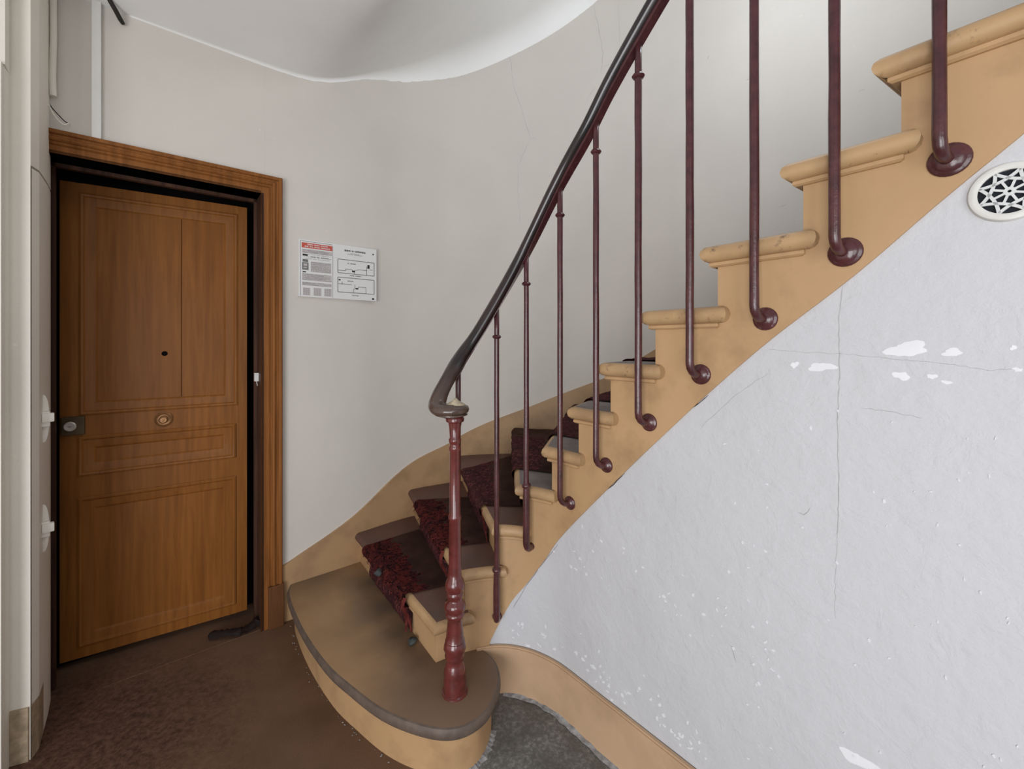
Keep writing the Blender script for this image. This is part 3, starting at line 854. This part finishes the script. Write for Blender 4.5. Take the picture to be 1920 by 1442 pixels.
# iron bar under the rail
IP = [Vector((p.x, p.y, p.z - .034)) for p in PATH[:-44]]
bm = bmesh.new(); tube(bm, IP, 1., prof=[(-.015, -.005), (.015, -.005), (.015, .006), (-.015, .006)], up=(0, 0, 1))
rp_('iron_bar', bm, 'iron', smooth=40)
def railz(s):
    """height of the rail centre line above a plan position on the offset curve"""
    q = inner.at(s, OFF); best = None
    for a, b in zip(PATH, PATH[1:]):
        ab = Vector((b.x - a.x, b.y - a.y)); L = ab.length_squared
        t = max(0, min(1, (q - Vector((a.x, a.y))).dot(ab) / L)) if L > 1e-12 else 0
        p = Vector((a.x, a.y)) + ab * t; e = (p - q).length
        if best is None or e < best[0]: best = (e, a.z + (b.z - a.z) * t)
    return best[1]
discs = [(932, 1155, .020), (996, 1024, .015), (1069, 943, .0255), (1137, 872, .0265), (1217, 792, .0285), (1314, 702, .0295), (1435, 598, .0300), (1585, 473, .0335), (1780, 300, .0330)]
specs = [inner.hit(x, y) + (r,) for x, y, r in discs]
specs = [(inner.ray(852), Z(2) - .16, .018)] + specs
lastS = specs[-1]
for k in (1, 2, 3): specs.append((lastS[0] + .182 * k, lastS[1] + .17 * k, .033))
for i, (s, z, dr) in enumerate(specs):
    P = inner.at(s, .0); nr = inner.nrm(s); tg = inner.tan(s)
    if i == 0: z = .30
    Q = inner.at(s, OFF); zt = railz(s) - .026
    rb = .0104 if i < 5 else .0112
    lean = -.006 if i > 2 else 0.
    Q = Q - tg * (.010 if i > 2 else .002 if i else 0.)
    n3 = Vector((nr.x, nr.y, 0)); P3 = Vector((P.x, P.y, z)); Q3 = Vector((Q.x, Q.y, z))
    low = [Vector((Q.x, Q.y, z + .05))]
    low += [Q3 + Vector((0, 0, .034)), Q3 + Vector((0, 0, .020)) + (P3 - Q3) * .06, Q3 + Vector((0, 0, .009)) + (P3 - Q3) * .22, Q3 + Vector((0, 0, .002)) + (P3 - Q3) * .45, Q3 + (P3 - Q3) * .72, P3 + n3 * .002]
    rnd = random.Random(i)
    mid = []
    for k in range(14):
        t = k / 14; zz = zt + (z + .05 - zt) * t
        mid.append(Vector((Q.x + rnd.uniform(-.0004, .0004), Q.y + rnd.uniform(-.0004, .0004), zz)))
    pts = mid + low
    rad = [rb * rnd.uniform(.97, 1.04) for _ in mid] + [rb * 1.03] * len(low)
    if i in (1, 2):                 # socketed lower shafts
        zc = {1: E - (1068 - HY) * Q.y / F, 2: E - (910 - HY) * Q.y / F}[i]
        rad = [r * (1.0 if p.z > zc else 1.32) for p, r in zip(pts, rad)]
    bm = bmesh.new(); tube(bm, pts, rad, 14)
    bo = rp_('baluster', bm, 'iron', smooth='all')
    bm = bmesh.new()
    zc = zt - .118 if i else zt - .16
    lathe(bm, [(rb * .9, -.009), (rb * 1.45, -.006), (rb * 1.8, 0), (rb * 1.45, .006), (rb * .9, .009)], (Q.x, Q.y, zc), seg=18)
    rp_('collar', bm, 'iron', bo, smooth=60)
    if i in (1, 2):
        bm = bmesh.new(); zc = {1: E - (1068 - HY) * Q.y / F, 2: E - (910 - HY) * Q.y / F}[i]
        lathe(bm, [(rb * .9, -.012), (rb * 1.6, -.008), (rb * 1.75, 0), (rb * 1.6, .006), (rb * .9, .009)], (Q.x, Q.y, zc), seg=18)
        rp_('socket_ring', bm, 'iron', bo, smooth=60)
    bm = bmesh.new()
    lathe(bm, [(0, -.002), (dr, -.002), (dr * 1.0, .0025), (dr * .93, .0055), (dr * .80, .0060), (dr * .74, .0085), (dr * .55, .0125), (dr * .30, .0150), (0, .0155)], (P.x, P.y, z), (nr.x, nr.y, 0), seg=24)
    for v in bm.verts: v.co += n3 * .0012 * noise.noise(v.co * 90)
    rp_('rosette', bm, 'iron', bo, smooth=50)

# ------------------------------------------------------------------ DOOR (brown)
door = empty('door_1', (DR.x, DR.y, 0), R(38.9)); door['kind'] = 'structure'
W0 = .096
# moulded casing: right leg, head, left leg with mitred corners
cprof = [(0, .028), (0, .0), (.004, -.010), (.012, -.012), (.018, -.010), (.022, -.002), (.030, -.002), (.034, -.008), (.040, -.010), (.046, -.006), (.049, .0), (.056, .0), (.060, -.004), (.064, .002), (W0, .002), (W0, .028)]
cor = [(0., 0.), (0., OPT + W0), (OPL - W0, OPT + W0), (OPL - W0, 0.)]
bm = bmesh.new(); cols = []
for ci, (u0, z0) in enumerate(cor):
    colv = []
    for ins, v in cprof:
        u = u0 - ins if ci < 2 else u0 + ins
        z = z0 - ins if ci in (1, 2) else z0
        colv.append(bm.verts.new((u, v, z)))
    cols.append(colv)
for a, b in zip(cols, cols[1:]):
    for k in range(len(cprof) - 1): bm.faces.new((a[k], a[k + 1], b[k + 1], b[k]))
link('casing', bm, 'casing', door, smooth=25)
bm = bmesh.new(); box(bm, -.066, .004, -.018, .024, 0, .215, bev=.004)
pl = link('plinth_block', bm, 'plinth', door); pl['label'] = 'darker brown plinth block at the casing foot'
bm = bmesh.new()
JD = .19
box(bm, OPR - .0005, OPR + .012, .002, JD, 0, OPT + .002); box(bm, OPL - .012, OPL + .0005, .002, JD, 0, OPT + .002); box(bm, OPL, OPR, .002, JD, OPT, OPT + .012)
link('jamb', bm, 'jamb', door)
bm = bmesh.new()
box(bm, OPR - .014, OPR, .125, .15, 0, OPT); box(bm, OPL, OPL + .016, .125, .15, 0, OPT); box(bm, OPL, OPR, .125, .15, OPT - .016, OPT)
link('door_stop', bm, 'jamb', door)
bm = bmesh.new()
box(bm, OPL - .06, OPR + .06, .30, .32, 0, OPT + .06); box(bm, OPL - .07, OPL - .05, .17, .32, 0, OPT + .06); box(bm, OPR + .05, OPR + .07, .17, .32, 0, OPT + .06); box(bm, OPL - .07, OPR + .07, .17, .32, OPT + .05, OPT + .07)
link('gap_blackout', bm, 'black', door)  # black box added behind the leaf to keep its gaps dark
bm = bmesh.new(); box(bm, OPL, OPR, .02, .32, 0, .0015)
link('threshold', bm, 'floor', door)
# leaf, a little ajar
uR, vR = uv(-1.400, 2.255); uL, vL = uv(-1.986, 1.872)
ang = math.atan2(vR - vL, uR - uL); LW = math.hypot(uR - uL, vR - vL)
leaf_o = empty('leaf_tmp')      # transform helper, removed below
LM = Matrix.Translation((uR, vR, 0)) @ Matrix.Rotation(ang, 4, 'Z')
bpy.data.objects.remove(leaf_o)
Rp = Vector((-1.400, 2.255)); Lp = Vector((-1.986, 1.872)); lD = (Rp - Lp).normalized()
def lf(px, py):
    """leaf coordinates (x from the right edge, negative to the left; z)"""
    k = (px - CX) / F; u = (k * Rp.y - Rp.x) / (lD.x - k * lD.y); q = Rp + lD * u
    return u, E - (py - HY) * q.y / F
ZB, ZT = .035, 2.160
def rect(x0, x1, yt, yb_):
    """rectangle from left px, right px, rows at the left edge"""
    a = lf(x0, yt); b = lf(x1, yt); c = lf(x0, yb_); return [a[0], b[0], c[1], a[1]]
R1 = rect(150, 445, 362, 778); R2 = rect(147, 441, 820, 893); R3 = rect(147, 441, 935, 1214)
leaf_bm = bmesh.new()
xs = [(-LW, R1[0]), (R1[1], 0)]
box(leaf_bm, -LW, R1[0] + .004, 0, .04, ZB, ZT, bev=.002); box(leaf_bm, R1[1] - .004, 0, 0, .04, ZB, ZT, bev=.002)
for z0, z1 in ((ZB, R3[2]), (R3[3], R2[2]), (R2[3], R1[2]), (R1[3], ZT)): box(leaf_bm, R1[0], R1[1], .0004, .0396, z0, z1)
leaf = link('leaf', leaf_bm, 'door', door)
leaf.matrix_local = LM
leaf['label'] = 'varnished brown panelled door leaf, slightly ajar'
def ring(bm, rc, prof):
    x0, x1, z0, z1 = rc; rs = []
    for ins, y in prof:
        rs.append([bm.verts.new(c) for c in ((x0 + ins, y, z0 + ins), (x1 - ins, y, z0 + ins), (x1 - ins, y, z1 - ins), (x0 + ins, y, z1 - ins))])
    for a, b in zip(rs, rs[1:]):
        for k in range(4): bm.faces.new((a[k], a[(k + 1) % 4], b[(k + 1) % 4], b[k]))
for i, rc in enumerate((R1, R2, R3)):
    bm = bmesh.new()
    g = .058
    ring(bm, rc, [(-.004, .002), (-.003, -.003), (.004, -.006), (.011, -.004), (.016, .001), (.030, .003), (g - .010, .005), (g - .005, .008), (g, .013)])
    link('moulding', bm, 'door', leaf, smooth=25)
    x0, x1, z0, z1 = rc
    if i == 0:
        xm = lf(340, 600)[0]
        for xa, xb in ((x0 + g - .004, xm - .0012), (xm + .0012, x1 - g + .004)):
            bm = bmesh.new(); box(bm, xa, xb, .012, .022, z0 + g - .004, z1 - g + .004, bev=.0015); link('panel', bm, 'door', leaf)
        bm = bmesh.new(); box(bm, x0 + .01, x1 - .01, .023, .030, z0 + .01, z1 - .01); link('panel_back', bm, 'door', leaf)
    else:
        bm = bmesh.new(); box(bm, x0 + g - .004, x1 - g + .004, .012, .022, z0 + g - .004, z1 - g + .004, bev=.0015); link('panel', bm, 'door', leaf)
# knob, lock, peephole
kx, kz = lf(307, 786)
bm = bmesh.new(); lathe(bm, [(0, 0), (.036, 0), (.036, .004), (.030, .008), (.025, .005), (.018, .006), (.014, .012), (.017, .018), (.018, .024), (.013, .028), (.007, .027), (0, .030)], (kx, 0, kz), (0, -1, 0), 28)
kb = link('door_knob', bm, 'brass', leaf, smooth=40); kb['label'] = 'round brass centre knob'
lx, lz = lf(133, 799); lx2 = lf(160, 799)[0]
bm = bmesh.new(); box(bm, -LW + .006, lx2, -.012, .001, lz - .040, lz + .042, bev=.003)
lk = link('lock_plate', bm, 'plate', leaf)
lk['label'] = 'tarnished lock plate with pale key cylinder'
bm = bmesh.new(); lathe(bm, [(0, .010), (.021, .010), (.021, .018), (.017, .021), (.008, .020), (0, .020)], (lx, 0, lz), (0, -1, 0), 24)
link('key_cylinder', bm, 'steel', leaf, smooth=40)
bm = bmesh.new(); box(bm, lx - .006, lx + .006, -.0215, -.019, lz - .0015, lz + .0015); link('key_slot', bm, 'print_grey', leaf)
px_, pz_ = lf(308, 663)
bm = bmesh.new(); lathe(bm, [(0, -.013), (.0115, -.013), (.0115, -.008), (.008, -.006), (.006, -.009), (0, -.009)], (px_, 0, pz_), (0, -1, 0), 20)
pe = link('peephole', bm, 'black', leaf, smooth=40)
# little white contact box on the jamb
u, z = wallpt(480, 707, .09)
bm = bmesh.new(); box(bm, OPR - .018, OPR + .0, .075, .105, z - .022, z + .022, bev=.002)
cb = link('contact_box', bm, 'white', door); cb['label'] = 'small white contact box on the jamb'
bm = bmesh.new(); tube(bm, [(OPR - .008, .088, z - .02), (OPR - .006, .088, z - .035), (OPR - .004, .088, z - .045)], .002, 6)
link('contact_wire', bm, 'white', cb)
# crumpled dark draught strip on the floor at the hinge side
bm = bmesh.new()
P = catmull([Vector(p) for p in ((-.30, .10, .018), (-.24, .055, .026), (-.17, .03, .022), (-.11, .045, .03), (-.10, .09, .02))], 6)
tube(bm, P, [.010 + .006 * abs(math.sin(i * 1.3)) for i in range(len(P))], prof=[(-1.3, -.7), (0, -.9), (1.3, -.6), (1.1, .7), (0, 1.1), (-1.2, .6)], up=(0, 0, 1))
for v in bm.verts:
    v.co += Vector((noise.noise(v.co * 30), noise.noise(v.co * 30 + Vector((7, 0, 0))), .4 * noise.noise(v.co * 40))) * .008
    v.co.z = max(v.co.z, .0005)
q = DR
bmesh.ops.transform(bm, matrix=Matrix.Rotation(R(38.9), 4, 'Z'), verts=bm.verts)
o = link('draught_strip', bm, 'leather', smooth=60); o.location = (DR.x, DR.y, 0)
tag(o, 'crumpled dark draught strip lying on the floor beside the brown door', 'draught strip')

# ------------------------------------------------------------------ wall fittings on the door wall
# pale vertical cable trunking above the casing
u0, _ = wallpt(172, 120, .012); u1, _ = wallpt(190, 120, .012)
bm = bmesh.new(); box(bm, u0, u1, .004, .0255, OPT + W0 + .001, 2.86, bev=.002)
o = link('cable_trunking', bm, 'white'); o.location = (DR.x, DR.y, 0); o.rotation_euler.z = R(38.9)
tag(o, 'narrow white vertical strip on the wall above the door casing', 'trunking')
# painted pipe in the corner over the door
u0, _ = wallpt(99, 120, .0)
bm = bmesh.new(); tube(bm, [(u0, .004, 2.42), (u0 - .002, .003, 2.5), (u0 + .001, .004, 2.65), (u0, .004, 2.872)], .011, 12)
o = link('wall_pipe', bm, 'pillar', smooth=True); o.location = (DR.x, DR.y, 0); o.rotation_euler.z = R(38.9)
tag(o, 'thin painted pipe running down the corner left of the white strip', 'pipe')
def wl(px, py, v): u, z = wallpt(px, py, v); return Vector((u, v, z))
bm = bmesh.new()
tube(bm, catmull([wl(90, 192, .0), wl(97, 208, -.01), (wl(108, 224, -.02)), wl(120, 234, -.015), wl(129, 231, -.004)], 6), .0022, 8)
tube(bm, catmull([wl(90, 192, .0), wl(100, 205, .0), wl(112, 218, -.008), wl(122, 228, -.004), wl(129, 231, -.004)], 6), .0018, 8, mi=1)
o = link('loose_cable', bm, ['pillar', 'cable'], smooth=True); o.location = (DR.x, DR.y, 0); o.rotation_euler.z = R(38.9)
tag(o, 'thin loose cable curling over the top left of the door casing', 'cable')
bm = bmesh.new()
tube(bm, [wl(200, -12, -.05), wl(207, 3, -.04), wl(217, 20, -.02), wl(226, 37, 0.), wl(231, 45, .012)], [.0085, .0085, .009, .009, .007], 10)
o = link('ceiling_cable', bm, 'cable', smooth=True); o.location = (DR.x, DR.y, 0); o.rotation_euler.z = R(38.9)
tag(o, 'thick black cable end poking down from the ceiling near the white strip', 'cable')

# framed notice board
nb = empty('notice_board', (DR.x, DR.y, 0), R(38.9))
tag(nb, 'white rectangular notice board with red header and floor plans beside the brown door', 'sign')
VB = .013
ua, za = wallpt(560, 447, VB); ub, zt_ = wallpt(706, 468, VB); _, zc_ = wallpt(560, 558, VB); _, zd_ = wallpt(706, 563, VB)
zt1 = (za + zt_) / 2; zb1 = (zc_ + zd_) / 2
bm = bmesh.new(); box(bm, ua, ub, VB, .0255, zb1, zt1, bev=.0015); link('board', bm, 'board', nb)
def npx(zx, zy_):   # measured on the enlarged crop of the board
    return wallpt(540 + zx / 9.611, 430 + zy_ / 9.611, VB)
def mark(bm, x0, y0, x1, y1, lift=.0005, mi=0):
    a = npx(x0, y0); b = npx(x1, y1); c = ((a[0], b[0], min(a[1], b[1]), max(a[1], b[1])))
    v = [bm.verts.new((x, VB - lift, z)) for x, z in ((c[0], c[2]), (c[1], c[2]), (c[1], c[3]), (c[0], c[3]))]
    bm.faces.new(v).material_index = mi
UL, UR = ua, ub; HB = zt1 - zb1; WBd = ub - ua
def fr(fx, fy): return UL + fx * WBd, zt1 - fy * HB
def rectf(bm, x0, y0, x1, y1, lift=.0005, mi=0):
    a = fr(x0, y0); b = fr(x1, y1)
    v = [bm.verts.new((x, VB - lift, z)) for x, z in ((a[0], b[1]), (b[0], b[1]), (b[0], a[1]), (a[0], a[1]))]
    bm.faces.new(v).material_index = mi
def linef(bm, x0, y0, x1, y1, wd=.003, lift=.0008, mi=0):
    a = Vector(fr(x0, y0)); b = Vector(fr(x1, y1)); t = (b - a).normalized(); q = Vector((t.y, -t.x)) * wd * .5
    v = [bm.verts.new((p.x, VB - lift, p.y)) for p in (a + q, b + q, b - q, a - q)]
    bm.faces.new(v).material_index = mi
def letters(bm, x0, x1, y, h, n, seed, lift=.0009, mi=0, gaps=()):
    """row of small illegible characters as the photograph shows them"""
    rnd = random.Random(seed); x = x0; w_ = (x1 - x0) / n
    for k in range(n):
        if k not in gaps:
            rectf(bm, x + w_ * .12, y - h / 2, x + w_ * rnd.uniform(.7, .85), y + h / 2 * rnd.uniform(.5, 1), lift, mi)
        x += w_
bm = bmesh.new(); rectf(bm, .035, .055, .405, .145); link('red_header', bm, 'print_red', nb)
bm = bmesh.new(); letters(bm, .10, .35, .083, .022, 22, 1, gaps=(6, 13)); letters(bm, .07, .375, .12, .022, 27, 2, gaps=(4, 9, 16)); link('header_lettering', bm, 'board', nb, kind='stuff')
bm = bmesh.new()
rectf(bm, .04, .165, .40, .235); rectf(bm, .14, .375, .39, .555, mi=0); rectf(bm, .04, .59, .395, .71); rectf(bm, .04, .74, .395, .80)
rectf(bm, .05, .84, .135, .97); rectf(bm, .175, .83, .27, .97); rectf(bm, .305, .83, .395, .97)
link('grey_text_blocks', bm, 'print_light', nb, kind='stuff')
bm = bmesh.new()
rnd = random.Random(3)
for k, y in enumerate([.185, .205, .225, .255, .30, .33, .385, .405, .425, .455, .475, .495, .515, .54, .60, .62, .64, .66, .68, .70, .75, .77, .79]):
    x0 = .045 if not .36 < y < .56 else .145
    letters(bm, x0, x0 + (.40 - x0) * rnd.uniform(.7, 1), y, .008, 26 if x0 < .1 else 20, k, gaps=tuple(rnd.sample(range(18), 4)))
for x0, x1 in ((.055, .13), (.18, .265), (.31, .39)):
    for k in range(6): letters(bm, x0, x1 - .01, .85 + .021 * k, .008, 8, k, gaps=(2, 5))
letters(bm, .14, .36, .29, .016, 18, 9, gaps=(5, 9))
letters(bm, .60, .80, .165, .012, 18, 12, gaps=(7,)); letters(bm, .64, .76, .145, .010, 12, 13)
letters(bm, .63, .78, .555, .020, 14, 15, gaps=(6,)); letters(bm, .66, .75, .92, .018, 9, 16)
letters(bm, .60, .71, .335, .024, 9, 18, gaps=(2,)); letters(bm, .60, .68, .66, .022, 8, 19)
# the two floor plans
for (y0, y1) in ((.27, .52), (.60, .87)):
    for a in ((.475, y0, .965, y0), (.475, y1, .965, y1), (.475, y0, .475, y1), (.965, y0, .965, y1)): linef(bm, *a, wd=.0036)
for a in ((.475, .475, .575, .475), (.575, .475, .575, .44), (.575, .44, .66, .44), (.74, .43, .86, .43), (.86, .35, .86, .52), (.72, .45, .74, .43), (.66, .45, .69, .475), (.69, .475, .71, .44), (.69, .475, .69, .52), (.90, .41, .94, .41),
          (.475, .72, .53, .72), (.53, .68, .53, .73), (.475, .72, .66, .72), (.68, .80, .68, .87), (.70, .71, .70, .78), (.70, .78, .735, .79), (.735, .79, .75, .75), (.75, .755, .85, .755), (.85, .75, .85, .87), (.68, .80, .72, .79)): linef(bm, *a, wd=.0026)
link('plan_lines', bm, 'print_grey', nb, kind='stuff')
bm = bmesh.new()
letters(bm, .56, .845, .10, .032, 21, 5, gaps=(6, 9)); rectf(bm, .045, .255, .105, .285, .0009)
rectf(bm, .045, .555, .085, .575, .0009); rectf(bm, .87, .32, .90, .39, .0009); rectf(bm, .485, .635, .51, .66, .0009); rectf(bm, .935, .945, .965, .975, .0009); rectf(bm, .94, .095, .96, .12, .0009)
rectf(bm, .66, .455, .70, .485, .0009); rectf(bm, .71, .775, .745, .80, .0009)
link('bold_lettering', bm, 'print_black', nb, kind='stuff')
bm = bmesh.new(); rectf(bm, .04, .40, .115, .53, .0007); rectf(bm, .045, .345, .11, .39, .0007); link('extinguisher_picture', bm, 'print_grey', nb)
bm = bmesh.new(); rectf(bm, .055, .42, .10, .46, .0011); rectf(bm, .055, .48, .095, .50, .0011); link('picture_highlight', bm, 'print_light', nb)
bm = bmesh.new()
for a in ((.02, .03, .41, .03), (.41, .06, .41, .985), (.02, .03, .02, .985)): linef(bm, *a, wd=.0018)
link('fine_border', bm, 'print_grey', nb)

# ------------------------------------------------------------------ round vent grille on the under-stair wall
sV, zV = inner.hit(1893, 360, -.008); cV = inner.at(sV, -.008); nV = inner.nrm(sV); tV = inner.tan(sV)
vg = empty('vent_grille', (cV.x, cV.y, zV), math.atan2(tV.y, tV.x))
tag(vg, 'round white vent grille with rosette tracery in the wall under the stairs', 'vent')
# local: x along the wall, -y to the room, z up
bm = bmesh.new()
lathe(bm, [(.0405, .004), (.0405, .0075), (.043, .009), (.049, .0095), (.0525, .008), (.054, .004), (.055, .0), (.0405, .0)], (0, 0, 0), (0, -1, 0), 56, cap=False)
link('rim', bm, 'vent_rim', vg, smooth=40)
bm = bmesh.new(); lathe(bm, [(0, .0004), (.0408, .0004), (.0408, -.001), (0, -.001)], (0, 0, 0), (0, -1, 0), 40)
link('dark_backing', bm, 'hole', vg)
bm = bmesh.new(); RI = .0405
def arc(p0, p1, p2, wd=.0025):
    P = []
    for k in range(15):
        t = k / 14; x = (1 - t) ** 2 * p0[0] + 2 * t * (1 - t) * p1[0] + t * t * p2[0]; z = (1 - t) ** 2 * p0[1] + 2 * t * (1 - t) * p1[1] + t * t * p2[1]
        P.append((x, -.0055, z))
    tube(bm, P, wd, prof=[(-1, -1), (1, -1), (1, 1), (-1, 1)], up=(0, 1, 0))
for k in range(8):
    a = R(90 - 19 + 45 * k); a2 = a + R(90); am = (a + a2) / 2
    arc((RI * math.cos(a), RI * math.sin(a)), (.42 * RI * math.cos(am), .42 * RI * math.sin(am)), (RI * math.cos(a2), RI * math.sin(a2)))
    arc((.10 * RI * math.cos(am), .10 * RI * math.sin(am)), (.3 * RI * math.cos(am), .3 * RI * math.sin(am)), (.57 * RI * math.cos(am), .57 * RI * math.sin(am)), .0019)
link('tracery', bm, 'vent', vg, smooth=40)
bm = bmesh.new()
lathe(bm, [(.0026, .0035), (.0026, .0080), (.0078, .0080), (.0085, .0035)], (0, 0, 0), (0, -1, 0), 20, cap=False)
link('hub', bm, 'vent', vg, smooth=40)
